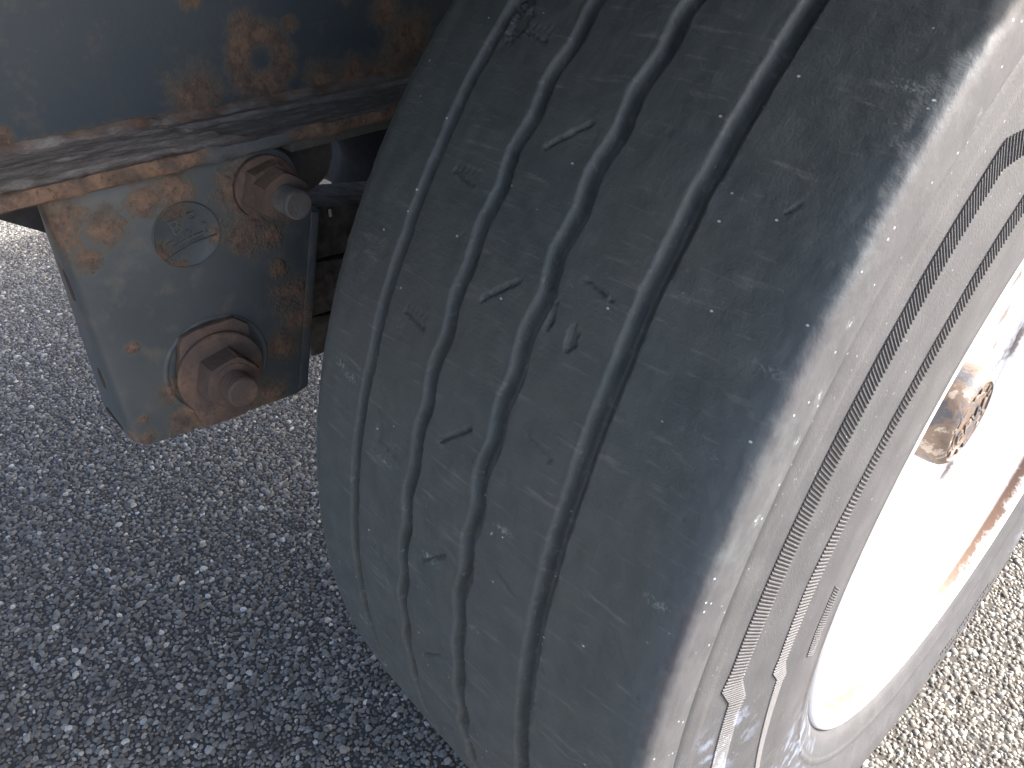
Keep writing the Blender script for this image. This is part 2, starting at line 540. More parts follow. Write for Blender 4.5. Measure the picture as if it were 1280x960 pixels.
def sweep(prof, phi, disp=None):
    """phi is measured from the front (-y) upwards"""
    x = np.repeat(prof[:, 0][None], len(phi), 0)
    r = np.repeat(prof[:, 1][None], len(phi), 0)
    ph = np.repeat(phi[:, None], len(prof), 1)
    if disp is not None: x, r = disp(x, r, ph)
    y = -r * np.cos(ph); z = RAD + r * np.sin(ph)
    # the load flattens the tread where it stands on the road
    z = np.maximum(z, .0035)
    V = np.stack([x, y, z], -1).reshape(-1, 3)
    n, m = len(phi), len(prof)
    i = np.arange(n); j = (i + 1) % n; k = np.arange(m - 1)
    F = np.stack([i[:, None] * m + k, j[:, None] * m + k, j[:, None] * m + k + 1, i[:, None] * m + k + 1], -1).reshape(-1, 4)
    return V, F

PITCH = 9.40
def smooth(t): t = np.clip(t, 0, 1); return t * t * (3 - 2 * t)

def vnoise(u, v, seed=0):
    r = np.random.default_rng(seed).random((257, 257))
    iu = np.floor(u).astype(int); iv = np.floor(v).astype(int)
    fu = smooth(u - iu); fv = smooth(v - iv)
    a = r[iu % 257, iv % 257]; b = r[(iu + 1) % 257, iv % 257]; c = r[iu % 257, (iv + 1) % 257]; d = r[(iu + 1) % 257, (iv + 1) % 257]
    return (a * (1 - fu) + b * fu) * (1 - fv) + (c * (1 - fu) + d * fu) * fv - .5

def tread_disp(x, r, ph):
    deg = np.degrees(ph)
    dep = np.zeros_like(x)
    def groove(cx, w_top, w_bot, depth, zig=0.0, phase=0.0, seed=1):
        c = cx + vnoise(deg * .35, np.zeros_like(deg) + seed, seed) * .0016
        if zig:
            t = ((deg - phase) / (PITCH / 2)) % 1.0
            tri = np.abs(t * 2 - 1) * 2 - 1
            tri = np.sin(tri * math.pi / 2) * .35 + tri * .65
            c = c + zig * tri
        c = c + vnoise(deg * 2.3, deg * 0 + 3, seed + 9) * .0007
        d = x - c
        # the inner (left) bank is worn round, the outer one stays steeper
        dl = smooth((w_top / 2 + d) / (w_top / 2 - w_bot / 2 + .0014)) * .8 + .2 * smooth((w_bot / 2 + .0015 + d) / .0016)
        dr = smooth((w_top / 2 - d) / .0030)
        # small ledge low on the wall
        led = .10 * smooth((d + w_bot * .1) / .0012)
        return depth * np.minimum(dl, dr) * (1 - led * (np.minimum(dl, dr) > .9))
    dep = np.maximum(dep, groove(-.0830, .0108, .0046, .0085, seed=1))
    dep = np.maximum(dep, groove(-.0240, .0112, .0046, .0090, .0016, .85, seed=2))
    dep = np.maximum(dep, groove(.0330, .0120, .0050, .0090, .0016, 1.35, seed=3))
    dep = np.maximum(dep, groove(.0895, .0122, .0050, .0090, seed=4))
    # slanted sipes of the middle rib, straight ones of its neighbours
    def cut(x0, p0, x1, p1, w, d, ragged=.0):
        # segment in metres on the unrolled tread
        s = .5215 * math.pi / 180
        X, Y = x, deg * s
        dx, dy = x1 - x0, (p1 - p0) * s; L = math.hypot(dx, dy)
        u = ((X - x0) * dx + (Y - p0 * s) * dy) / L; v = (-(X - x0) * dy + (Y - p0 * s) * dx) / L
        v = v + ragged * vnoise(X * 700, Y * 700, 5)
        e = smooth((u + .001) / .002) * smooth((L + .001 - u) / .002)
        return d * e * smooth(1 - np.abs(v) / w)
    for k in range(-4, 7):
        p = 18.0 + k * PITCH
        dep = np.maximum(dep, cut(-.0060, p, .0155, p + 2.1, .0017, .0030, .0014))
        dep = dep - cut(-.0060, p + .32, .0155, p + 2.42, .0016, .0007, .0010)
        dep = np.maximum(dep, cut(-.0630, p - 3.05, -.0415, p - 3.5, .0012, .0018, .0020))
        for q in range(5):     # little comb of nicks beside each sipe
            xx = -.0620 + q * .0045
            dep = np.maximum(dep, cut(xx, p - 2.95, xx + .001, p - 2.55, .0007, .0010))
        if k in (2, 0, 1, -1):
            dep = np.maximum(dep, cut(.0530, p - 5.65 + (0 if k > 0 else .2), .0725, p - 6.2, .0011, .0012 if k != 2 else .0024, .0016))
    # odd damage
    s = .5215 * math.pi / 180
    def pit(cx, cp, rx, ry, d, rag=.5):
        q = np.hypot((x - cx) / rx, (deg - cp) * s / ry) + rag * vnoise(x * 900, deg * s * 900, 8)
        return d * smooth((1.1 - q) / .35)
    dep = np.maximum(dep, pit(.0590, 27.9, .0035, .0065, .0022, .9))
    dep = np.maximum(dep, pit(.0430, 28.5, .0018, .0060, .0025, .9))
    dep = np.maximum(dep, pit(-.0700, 43.6, .0080, .0110, .0026, .8))
    dep = np.maximum(dep, pit(-.0740, 46.0, .0070, .0160, .0050, .9))
    dep = np.maximum(dep, pit(-.0620, 15.5, .0030, .0080, .0012, .9))
    dep = np.maximum(dep, cut(.1290, 37.6, .1345, 38.4, .0010, .0016, .0015))
    dep = np.maximum(dep, cut(.0950, 5.0, .1010, 5.3, .0010, .0014, .0015))
    g = np.random.default_rng(11)
    for _ in range(60):
        cx, cp = g.uniform(-.13, .155), g.uniform(-25, 55); l = g.uniform(.001, .005)
        dep = np.maximum(dep, cut(cx, cp, cx + l * g.uniform(.2, 1), cp + g.uniform(-.4, .4), g.uniform(.0005, .001), g.uniform(.0003, .0010), .001))
    # overall unevenness and chewed edge of the outer shoulder
    dep = dep + vnoise(x * 120, deg * s * 90, 21) * .0005 + vnoise(x * 420, deg * s * 420, 22) * .00018
    edge = smooth((x - .150) / .012)
    dep = dep + edge * (vnoise(x * 260, deg * s * 150, 23) * .0005 + np.maximum(0, vnoise(x * 160, deg * s * 60, 24)) * .0006)
    ed2 = smooth((-.135 - x) / .012)
    dep = dep + ed2 * vnoise(x * 260, deg * s * 150, 25) * .0012
    w = smooth((.5230 - np.minimum(r, .523)) / .03)
    return x, r - dep

tyre_prof_out = resample(P_out[4:], .0022)
tyre_prof_out = np.vstack([np.array(P_out[:4]), tyre_prof_out])
def side_disp(x, r, ph):
    deg = np.degrees(ph); s = .42 * math.pi / 180
    bump_ = vnoise(r * 60, deg * s * 60, 31) * .00015
    # one low moulded ring above the serrated band, one near the bead
    bump_ = bump_ + .0006 * smooth(1 - np.abs(r - .4265) / .0015) * 0
    bump_ = bump_ + .0012 * smooth(1 - np.abs(r - .3350) / .0022)
    # load bulge towards the road
    low = smooth((-deg_wrap(deg) - 40) / 45) if False else smooth((np.cos(np.radians(deg + 90)) - .35) / .6)
    bulge = low * .010 * np.exp(-((r - .40) / .05) ** 2)
    k = smooth((.4803 - r) / .004) * smooth((r - .3075) / .012)
    return x + k * (bump_ + bulge), r

V, F = sweep(tyre_prof_out, phi_samples(.28, .9), side_disp)
tyre = mobj("tyre", V, F, M_side, wheel, smooth=True)
tyre['label'] = "worn tyre with pale dusty outer sidewall"
V, F = sweep(resample(P_in, .006), phi_samples(1.0, 2.0))
mobj("inner_sidewall", V, F, M_side, tyre, smooth=True)
V, F = sweep(resample(P_tr, .00115), phi_samples(.135, 1.0), tread_disp)
tread = mobj("tread", V, F, M_tread, tyre, smooth=True)
tread['label'] = "bald looking black tread with two straight and two wavy grooves"

def side_x(r, lift=0.0):
    p = tyre_prof_out[::-1]
    return np.interp(r, p[:, 1], p[:, 0]) + lift

def side_pt(phi, r, lift):
    low = smooth((math.cos(R(phi + 90)) - .35) / .6)
    b = low * .010 * math.exp(-((r - .40) / .05) ** 2)
    return (float(side_x(r)) + b + lift, -r * math.cos(R(phi)), RAD + r * math.sin(R(phi)))

M_groove = simple_mat("darker_rubber", (.054, .050, .050), .85, var=.15)  # darker tone for the strips under the ridges, letters and print
def serrated(name, fn_in, fn_out, p0, p1, step, skew, label, h=.0009, wfrac=.58, floor=True):
    """radial bars, one each `step` degrees, standing on a darker strip"""
    V, F = [], []
    ph = np.arange(p0, p1, step)
    for a in ph:
        ri, ro = fn_in(a), fn_out(a)
        if ro - ri < .001: continue
        w = step * wfrac / 2
        m = 3
        base = len(V)
        for q in range(m + 1):
            t = q / m; r = ri + (ro - ri) * t; c = a + skew * (t - .5)
            wq = w * .38 / max(r, .1)
            wq = w
            V.append(side_pt(c - wq, r, .0001)); V.append(side_pt(c - wq * .45, r, h)); V.append(side_pt(c + wq * .45, r, h)); V.append(side_pt(c + wq, r, .0001))
        for q in range(m):
            b = base + q * 4
            for k in range(3): F.append((b + k, b + k + 1, b + 5 + k, b + 4 + k))
        F.append((base, base + 1, base + 2, base + 3)); F.append((base + 4 * m, base + 4 * m + 3, base + 4 * m + 2, base + 4 * m + 1))
    o = mobj(name, V, F, M_side, tyre); o['kind'] = 'stuff'; o['label'] = label
    if not floor: return
    V, F = [], []
    aa = np.arange(p0 - step / 2, p1, step)
    for a in aa:
        for q in range(3):
            t = q / 2; ri, ro = fn_in(a), fn_out(a); V.append(side_pt(a + skew * (t - .5), ri + (ro - ri) * t, .00015))
    for i in range(len(aa) - 1):
        for k in range(2): F.append((3 * i + k, 3 * i + k + 1, 3 * i + k + 4, 3 * i + k + 3))
    mobj("recess_strip", V, F, M_groove, tyre, smooth=True)

def pw(pts):
    xs = [p[0] for p in pts]; ys = [p[1] for p in pts]
    return lambda a: float(np.interp(a, xs, ys))
serrated("serrated_band", pw([(-14, .4290), (5.7, .4315), (6.6, .4300), (9.2, .4395), (20, .4380), (47.3, .4385), (52, .4160), (60, .385)]),
         pw([(-14, .4410), (6.3, .4450), (8.3, .4560), (10.1, .4535), (20, .4530), (47.4, .4520), (52, .4250), (60, .395)]),
         -14, 60, .30, .75, "wide band of fine ridges on the sidewall")
serrated("serrated_band", pw([(-14, .390), (4.4, .3910), (5.2, .3895), (7.4, .3965), (16, .3965), (25, .3950), (48, .3900), (60, .388)]),
         pw([(-14, .394), (-3, .3965), (5.1, .3995), (6.5, .4070), (8.3, .4065), (16, .4090), (25, .4040), (48, .4025), (60, .402)]),
         -14, 60, .34, .35, "narrower inner band of fine ridges", h=.0008)
serrated("serrated_band", pw([(0, .352), (15, .352)]),
         pw([(0, .360), (4, .3660), (8, .368), (15, .367)]),
         4, 13, .32, 1.6, "short band of ridges close to the rim", h=.0006, floor=False)

# raised moulded lettering on the far lower sidewall (outlined shapes, unreadable from here)
def ring_letter(name, phi0, r0, wdeg, hr, kind):
    pts = []
    N = 22
    if kind == 'I':
        pts = [(-.18, -.5), (.18, -.5), (.18, .5), (-.18, .5)]
    elif kind == 'L':
        pts = [(-.4, -.5), (.4, -.5), (.4, -.25), (-.12, -.25), (-.12, .5), (-.4, .5)]
    elif kind == 'D':
        pts = [(-.4, -.5)] + [(.05 + .38 * math.cos(t), .5 * math.sin(t)) for t in np.linspace(-1.5, 1.5, 12)] + [(-.4, .5)]
    else:
        pts = [(.42 * math.cos(t), .5 * math.sin(t)) for t in np.linspace(0, 2 * math.pi, N, endpoint=False)]
    n = len(pts); V, F = [], []
    prof = [(1.0, .0), (.97, .0011), (.74, .0011), (.71, .0)]
    for (a, b) in pts:
        for s, l in prof:
            V.append(side_pt(phi0 + a * s * wdeg, r0 + b * s * hr, l))
    for i in range(n):
        j = (i + 1) % n
        for k in range(3): F.append((4 * i + k, 4 * i + k + 1, 4 * j + k + 1, 4 * j + k))
    return mobj(name, V, F, M_side if False else M_groove, tyre)
for k, (p, kd) in enumerate([(221, 'O'), (214.5, 'O'), (209.5, 'I'), (204, 'D'), (198, 'O'), (192, 'L')]):
    ring_letter("raised_letter", p, .452, 4.6, .026, kd)
# rows of tiny moulded print lower down, joined
V, F = [], []
g = np.random.default_rng(5)
for row, (r0, a0, a1) in enumerate([(.375, 238, 262), (.365, 240, 258), (.400, 232, 250)]):
    a = a0
    while a < a1:
        w = g.uniform(.3, .75); hh = .0045
        b = len(V)
        for (da, dr) in ((0, 0), (w, 0), (w, hh), (0, hh)):
            V.append(side_pt(a + da, r0 + dr, .0006))
        for (da, dr) in ((0, 0), (w, 0), (w, hh), (0, hh)):
            V.append(side_pt(a + da, r0 + dr, .0))
        F += [(b, b + 1, b + 2, b + 3)] + [(b + i, b + (i + 1) % 4, b + 4 + (i + 1) % 4, b + 4 + i) for i in range(4)]
        a += w + g.uniform(.25, .4) + (1.2 if g.random() < .12 else 0)
o = mobj("moulded_print", V, F, M_groove, tyre); o['kind'] = 'stuff'

# ---- rim
M_rim = mat_rim()
rim = lathe_obj("rim", [(.1605, .3080), (.1665, .3092), (.1702, .3070), (.1712, .3035), (.1708, .2975), (.1692, .2945), (.1665, .2925), (.158, .2900),
                        (.152, .2875), (.140, .2858), (.115, .2845), (.090, .2825), (.083, .2800), (.078, .2770), (.050, .2640), (.020, .2560), (-.060, .2500), (-.150, .268), (-.165, .290)], 0, RAD, M_rim, wheel, 220, 60)
rim['label'] = "white painted steel rim with rust creeping along its seam"
disc = lathe_obj("wheel_disc", [(.0905, .2818), (.090, .270), (.084, .250), (.082, .225), (.088, .205), (.092, .190), (.092, .110), (.086, .100), (.020, .098)], 0, RAD, M_rim, rim, 120, 40)
M_nut = mat_rusty("rusty_nut_steel", (.12, .11, .10), .35)
def hexnut(cx, cy, cz, r, h, rot, m, parent, name="wheel_nut", chamfer=.12, hole=0.0):
    """hexagonal nut along +x from cx, chamfered outer face"""
    bm = bmesh.new()
    rings = []
    for (dx, fr, rnd) in ((0, 1, 0), (h * .90, 1, 0), (h, .94, 1)):
        ring = []
        for i in range(24):
            a = rot + i * math.pi / 12
            # hexagon radius at this angle
            t = (i % 4) * math.pi / 12 - math.pi / 6 + 0
            hr = r * math.cos(math.pi / 6) / math.cos(((i * 15 + 0) % 60 - 30) * math.pi / 180)
            if rnd: hr = min(hr, r * .945)
            elif dx > 0: hr = hr
            ring.append(bm.verts.new((cx + dx if not (rnd == 0 and dx > 0) else cx + dx - max(0, (hr / r - .95)) * r * 1.0, cy + hr * math.cos(a), cz + hr * math.sin(a))))
        rings.append(ring)
    for a, b in zip(rings[:-1], rings[1:]):
        for i in range(24):
            bm.faces.new([a[i], a[(i + 1) % 24], b[(i + 1) % 24], b[i]])
    bm.faces.new(rings[-1])
    return bmobj(name, bm, m, parent, 28)

# ---- hub cap
M_hub = mat_hub()
hub = lathe_obj("hub_cap", [(.010, .066), (.018, .066), (.020, .0505), (.124, .0495), (.131, .0480), (.1355, .0440), (.1368, .0410), (.1352, .0395),
                            (.1352, .030), (.1362, .029), (.1362, .0)], 0, RAD, M_hub, wheel, 72, 30)
hub['label'] = "rust stained cylindrical hub cap with raised marks on its face"
def text_mesh(txt, size, depth):
    cu = bpy.data.curves.new("txt", 'FONT'); cu.body = txt; cu.size = size; cu.extrude = depth; cu.align_x = 'CENTER'; cu.align_y = 'CENTER'; cu.bevel_depth = depth * .25
    ob = bpy.data.objects.new("txt", cu); COL.objects.link(ob)
    dg = bpy.context.evaluated_depsgraph_get()
    me = bpy.data.meshes.new_from_object(ob.evaluated_get(dg))
    V = np.array([tuple(v.co) for v in me.vertices]); F = [tuple(p.vertices) for p in me.polygons]
    bpy.data.objects.remove(ob); bpy.data.curves.remove(cu); bpy.data.meshes.remove(me)
    return V, F
def text_on_x(name, txt, size, depth, x, cy, cz, m, parent, roll=0.0, sx=1.0):
    """text lying in a plane facing +x, reading along +y"""
    V, F = text_mesh(txt, size, depth)
    u = V[:, 0] * sx; v = V[:, 1]
    yy = u * math.cos(roll) - v * math.sin(roll); zz = u * math.sin(roll) + v * math.cos(roll)
    W = np.stack([x + V[:, 2], cy + yy, cz + zz], -1)
    return mobj(name, W, F, m, parent)
text_on_x("raised_letter", "BPW", .024, .0010, .1366, 0, RAD, M_hub, hub, 0.5)
for i in range(18):
    a = i * 2 * math.pi / 18
    if i % 3 == 2: continue
    bm = box_bm(.1350, .1368, -.0022, .0022, .0315, .0380, .0004)
    bmesh.ops.rotate(bm, verts=bm.verts, cent=(0, 0, 0), matrix=Matrix.Rotation(a, 3, 'X'))
    bmesh.ops.translate(bm, verts=bm.verts, vec=(0, 0, RAD))
    bmobj("raised_mark", bm, M_hub, hub)

# ---- parts behind the wheel, on the same hub
M_dark = simple_mat("dark_oily_iron", (.016, .015, .014), .9)
lathe_obj("brake_drum", [(-.100, .10), (-.100, .205), (-.16, .212), (-.170, .218), (-.330, .218), (-.335, .20), (-.335, .06)], 0, RAD, M_dark, wheel, 96, 30)

# ------------------------------------------------------------------ trailer chassis
chassis = empty("trailer_chassis", (-.36, -.45, .54))
tag(chassis, "blue grey steel trailer frame rail and hanger bracket blotched with rust", "chassis")

XW = -.390
web_spots = [((XW, -0.4410, 0.7945), .022), ((XW, -0.3810, 0.8105), .027, 1), ((XW, -0.3910, 0.8365), .013), ((XW, -0.3490, 0.8365), .008),
             ((XW, -0.2260, 0.8045), .030), ((XW, -0.2490, 0.8335), .018), ((XW, -0.5940, 0.7885), .012), ((XW, -0.2940, 0.7835), .022), ((XW, -0.2690, 0.7785), .022), ((XW, -0.3240, 0.7815), .020),
             ((XW, -0.4310, 0.8665), .010), ((XW, -0.2940, 0.8605), .014)]
M_web = painted_steel("chassis_web_paint", paint=(.046, .064, .080), paint2=(.060, .074, .084), spots=web_spots, zband=[(.7790, .012)], dust_amt=.12)
bm = box_bm(XW - .010, XW, -1.9, 1.3, .7765, 1.10)
web = bmobj("rail_web", bm, M_web, chassis)

# bottom flange: top side displaced with caked scale
def build_flange():
    y = np.r_[np.arange(-1.9, -.75, .05), np.arange(-.75, -.15, .0022), np.arange(-.15, 1.31, .05)]
    # section (x, z) clockwise from the web root, over the top to the edge, down and back below
    top = np.linspace(XW + .0005, -.3065, 34)
    ny = len(y); sec = []
    ytop = y[:, None]
    xt = np.repeat(top[None], ny, 0)
    wob = vnoise(xt * 160 + 40, np.repeat(ytop, len(top), 1) * 55 + 100, 41) * .0016 + vnoise(xt * 420 + 40, np.repeat(ytop, len(top), 1) * 260 + 300, 42) * .0010
    # layer of scale that ends in a broken lip at y ~ -0.465
    yy = np.repeat(ytop, len(top), 1)
    lip = -.463 + (xt + .345) * .55 + vnoise(xt * 130 + 9, yy * 0 + 2, 43) * .018
    layer = smooth((lip - yy) / .0025) * .0022 * smooth((-.311 - xt) / .012)
    # weld step along the farther half
    step = smooth((xt + .371 + vnoise(yy * 40 + 77, xt * 0, 44) * .003) / .0016) * .0026 * smooth((yy - lip) / .004) * smooth((-.312 - xt) / .010)
    zt = .7765 + wob + layer - step
    root = smooth((XW + .008 - xt) / .008) * .006
    zt = zt + root
    e1x = -.3050 + vnoise(y * 90 + 50, y * 0 + 1, 45) * .0015; 
    e = [(e1x, .7752), (e1x + .0008, .7718), (e1x + .0002 + vnoise(y * 120 + 50, y * 0 + 3, 46) * .001, .7672), (e1x - .002, .7650)]
    V = []
    for i in range(ny):
        row = [(top[k], y[i], zt[i, k]) for k in range(len(top))]
        row += [(ex[i], y[i], z + (vnoise(np.array([y[i] * 100 + 60]), np.array([z * 1000]), 47)[0]) * .001) for ex, z in e]
        row += [(-.400, y[i], .765), (-.467, y[i], .765), (-.467, y[i], .7765), (-.400, y[i], .7765)]
        V += row
    m = len(top) + 8
    i = np.arange(ny - 1)[:, None]; k = np.arange(m - 1)[None]
    F = np.stack([i * m + k, (i + 1) * m + k, (i + 1) * m + k + 1, i * m + k + 1], -1)
    o = mobj("rail_flange", V, F[:, ::-1].reshape(-1, 4) if False else F.reshape(-1, 4), mat_flange_top(), chassis, smooth=True)
    o.data.materials.append(mat_flange_edge())
    idx = np.zeros((ny - 1, m - 1), dtype=np.int32); idx[:, len(top) - 1:len(top) + 4] = 1
    o.data.polygons.foreach_set('material_index', idx.ravel())
    auto_smooth(o, 40)
    o['label'] = "bottom flange caked with rust scale"
    return o
flange = build_flange()
bmobj("backing_strip", box_bm(-.40, -.3125, -.405, -.262, .7560, .7648, .0015), painted_steel("strip_paint", paint=(.07, .07, .065), paint2=(.10, .095, .085), base_rust=.42), chassis)
# upper flange, cross bearers and an unseen floor added and sized for shade
M_under = simple_mat("dark_floor_steel", (.05, .05, .05), .7)
bmobj("upper_flange", box_bm(-.459, -.305, -1.9, 1.3, 1.1005, 1.115, .002), M_web, chassis)
bmobj("shade_floor", box_bm(-1.30, .375, -1.9, 6.0, 1.18, 1.24, .004), M_under, chassis)
for yy in (-1.5, -.9, -.3, .3, .9):
    bmobj("cross_bearer", box_bm(-1.25, .24, yy - .03, yy + .03, 1.1155, 1.1795, .002), M_under, chassis)

# ---- hanger bracket
br_spots = [((-.32, -.590, .742), 0.0252), ((-.32, -.560, .732), 0.0168), ((-.32, -.575, .715), 0.0118), ((-.32, -.502, .747), 0.0168), ((-.32, -.525, .745), 0.0151),
            ((-.32, -.452, .700), 0.0218), ((-.32, -.432, .688), 0.0118), ((-.32, -.450, .735), 0.0252), ((-.32, -.425, .632), 0.0185), ((-.32, -.420, .605), 0.0168), ((-.32, -.430, .655), 0.0101),
            ((-.32, -.440, .585), 0.0168), ((-.32, -.5655, .632), 0.0059), ((-.32, -.575, .565), 0.0050), ((-.32, -.590, .545), 0.0134), ((-.32, -.575, .545), 0.0101), ((-.32, -.540, .548), 0.0168), ((-.32, -.52, .533), 0.0151),
            ((-.32, -.487, .530), 0.0202), ((-.32, -.545, .580), 0.0134), ((-.32, -.460, .535), 0.0185), ((-.32, -.530, .560), 0.0118),
            ((-.345, -.595, .70), 0.0101), ((-.345, -.595, .60), 0.0084), ((-.33, -.598, .745), 0.0168)]
M_br = painted_steel("hanger_paint", paint=(.062, .074, .078), paint2=(.094, .104, .104), spots=br_spots, dust_amt=.7, dust=(.16, .147, .125))
outline = [(-.5875, .7648), (-.5822, .5440), (-.576, .5385), (-.500, .531), (-.436, .5255), (-.4225, .529), (-.3830, .698), (-.3880, .703), (-.418, .706), (-.424, .7648)]
bm = prism_x(outline, -.328, -.320)
bevel(bm, .0007, 2)
bracket = bmobj("hanger_bracket", bm, M_br, chassis)
bracket['label'] = "tapered hanger bracket with round emblem and two big rusty bolts"
# folded front wall, rounded into the face and widening downwards
def folded():
    V, F = [], []
    zs = np.linspace(.7648, .5455, 16)
    for z in zs:
        t = (.7648 - z) / .2193
        y0 = -.5925 + .0055 * t
        depth = .012 + .046 * t
        pts = []
        for k in range(8):
            a = k / 7 * math.pi / 2
            pts.append((-.320 - .014 + .014 * math.cos(a) - .0, y0 + .0060 - .0060 * math.sin(a)))
        yf = y0
        pts.append((-.334 - depth * .5, yf + .0005)); pts.append((-.334 - depth, yf + .0015))
        pts.append((-.334 - depth, yf + .0090)); pts.append((-.334, yf + .0075))
        V += [(x, y, z) for x, y in pts]
    m = 12
    for i in range(len(zs) - 1):
        for k in range(m - 1): F.append((i * m + k, i * m + k + 1, (i + 1) * m + k + 1, (i + 1) * m + k))
    F.append(tuple(range(m))); F.append(tuple((len(zs) - 1) * m + k for k in range(m)))
    o = mobj("front_wall", V, F, M_br, bracket); auto_smooth(o, 40)
folded()
M_rust = mat_rusty("bolt_rust", (.115, .085, .070), .5)
M_rust2 = mat_rusty("washer_rust", (.125, .095, .080), .6)
M_hole = simple_mat("rusty_hole_edge", (.06, .036, .024), .9)
for (z, xo, hz) in ((.692, -.3355, .0140), (.600, -.3480, .0100)):
    pts = [(xo + (.0042 * math.cos(a)), z + hz * math.sin(a)) for a in np.linspace(0, 2 * math.pi, 20, endpoint=False)]
    yb = -.5925 + .0055 * (.7648 - z) / .2193 - .0003
    V = [(x, yb, zz) for x, zz in pts] + [(x, yb + .003, zz) for x, zz in pts]
    F = [tuple(range(20))] + [(i, (i + 1) % 20, 20 + (i + 1) % 20, 20 + i) for i in range(20)]
    mobj("slot_hole", V, F, M_hole, bracket)
# closed bottom lip
bmobj("bottom_slot", box_bm(-.378, -.340, -.5876, -.5860, .5490, .5530, .0002), M_hole, bracket)
# folded outer lip at the right edge of the face
lip = [(-.4245, .531), (-.3850, .698), (-.392, .700), (-.4330, .531)]
bmobj("edge_lip", prism_x(lip, -.3195, -.3172, .0009), M_br, bracket)
# deeper box behind the face so that it is solid from the side
bmobj("rear_wall", prism_x([(-.4225, .529), (-.383, .698), (-.389, .698), (-.428, .529)], -.40, -.3285, .001), M_br, bracket)
bmobj("gusset_plate", prism_x([(-.80, .7648), (-.70, .752), (-.640, .733), (-.602, .7115), (-.574, .692), (-.53, .66), (-.50, .64), (-.50, .7648)], -.456, -.448, .001), M_under, chassis)

# ---- emblem
M_em = painted_steel("emblem_paint", paint=(.056, .068, .072), paint2=(.082, .094, .096), base_rust=.33, dust_amt=.2)
EY, EZ = -.5015, .7105
em = lathe_obj("emblem", [(-.3201, .0272), (-.3188, .0268), (-.3182, .0262), (-.3190, .0254), (-.3193, .0250), (-.3192, .0)], EY, EZ, painted_steel("emblem_ring_paint", paint=(.056, .068, .072), paint2=(.082, .094, .096),
               spots=[((-.319, EY - .024, EZ - .010), .012), ((-.319, EY - .006, EZ + .026), .013), ((-.319, EY + .024, EZ - .008), .008), ((-.319, EY - .012, EZ - .023), .008)], dust_amt=.2), bracket, 72, 50)
em['label'] = "round stamped maker's emblem"
rl = .20
text_on_x("raised_letter", "B", .0175, .0005, -.3186, EY - .0075, EZ + .0085, M_em, em, rl, 1.0)
text_on_x("raised_letter", "P", .0165, .0005, -.3186, EY + .0075, EZ + .0110, M_em, em, rl, 1.0)
text_on_x("raised_letter", "W", .0110, .0005, -.3186, EY + .0012, EZ + .0005, M_em, em, rl, 1.0)
def bar(name, pts, w, x0, x1, m, parent):
    """thin raised bar along a polyline in (y, z)"""
    bm = bmesh.new(); L, Rr = [], []
    for i, p in enumerate(pts):
        a = pts[max(i - 1, 0)]; b = pts[min(i + 1, len(pts) - 1)]
        d = math.hypot(b[0] - a[0], b[1] - a[1]); nx, nz = -(b[1] - a[1]) / d * w / 2, (b[0] - a[0]) / d * w / 2
        L.append((p[0] + nx, p[1] + nz)); Rr.append((p[0] - nx, p[1] - nz))
    return bmobj(name, prism_x(L + Rr[::-1], x0, x1), m, parent)
def E(u, v): return (EY + u * math.cos(rl) - v * math.sin(rl), EZ + u * math.sin(rl) + v * math.cos(rl))
bar("raised_line", [E(u, -.0095 - (u / .022) ** 2 * -.0 + .0012 * math.cos(u * 110)) for u in np.linspace(-.0215, .0215, 14)], .0012, -.3194, -.3180, M_em, em)
bar("raised_line", [E(u, -.0040 + .0016 * math.cos(u * 80)) for u in np.linspace(-.0135, .0125, 10)], .0010, -.3194, -.3181, M_em, em)
bar("raised_line", [E(-.0175, -.0085), E(-.0172, .0010), E(-.0120, .0015), E(-.0115, -.0020)], .0011, -.3194, -.3181, M_em, em)
bar("raised_line", [E(.0150, -.0050), E(.0175, -.0010), E(.0172, .0025), E(.0150, .0040)], .0011, -.3194, -.3181, M_em, em)
for q in range(9):
    u = -.011 + q * .0026
    bar("raised_tick", [E(u, -.0075), E(u + .0012, -.0052)], .0009, -.3194, -.3183, M_em, em)

# ---- bolts
def bolt_shaft(x0, x1, r, cy, cz, m, parent):
    prof = [(x0, r)]
    x = x0
    while x < x1 - .004:
        prof += [(x + .0009, r), (x + .0019, r - .0019), (x + .0030, r)]
        x += .0030
    prof += [(x1 - .0018, r), (x1, r - .0018), (x1, 0)]
    return lathe_obj("bolt", prof, cy, cz, m, parent, 40, 25)
# lower: pressed ring, keyed plate, round washer, nut, threaded end
LY, LZ = -.5040, .5865
lathe_obj("pressed_ring", [(-.3201, .0475), (-.3188, .0465), (-.3184, .0452), (-.3190, .0435), (-.3201, .0425)], LY + .002, LZ + .002, M_br, bracket, 72, 60)
plate = [(-.5315, .6225), (-.5275, .6290), (-.5170, .6320), (-.4820, .6310), (-.4705, .6205), (-.4710, .6050), (-.4680, .575), (-.478, .548), (-.4900, .5330), (-.5300, .5370), (-.5330, .5560), (-.5385, .575), (-.5385, .597)]
bmobj("key_plate", prism_x(plate, -.3196, -.3125, .0014), M_rust2, bracket)
lathe_obj("washer", [(-.3124, .0), (-.3124, .0372), (-.3108, .0384), (-.3085, .0384), (-.3070, .0372), (-.3066, .0)], LY, LZ, M_rust2, bracket, 56, 30)
hexnut(-.3065, LY, LZ, .0258, .0200, .175, M_rust, bracket, "nut")
lathe_obj("nut_collar", [(-.2872, .0195), (-.2855, .0190), (-.2855, .012)], LY, LZ, M_rust, bracket, 40, 40)
bolt_shaft(-.2875, -.2680, .0138, LY, LZ, M_rust, bracket)
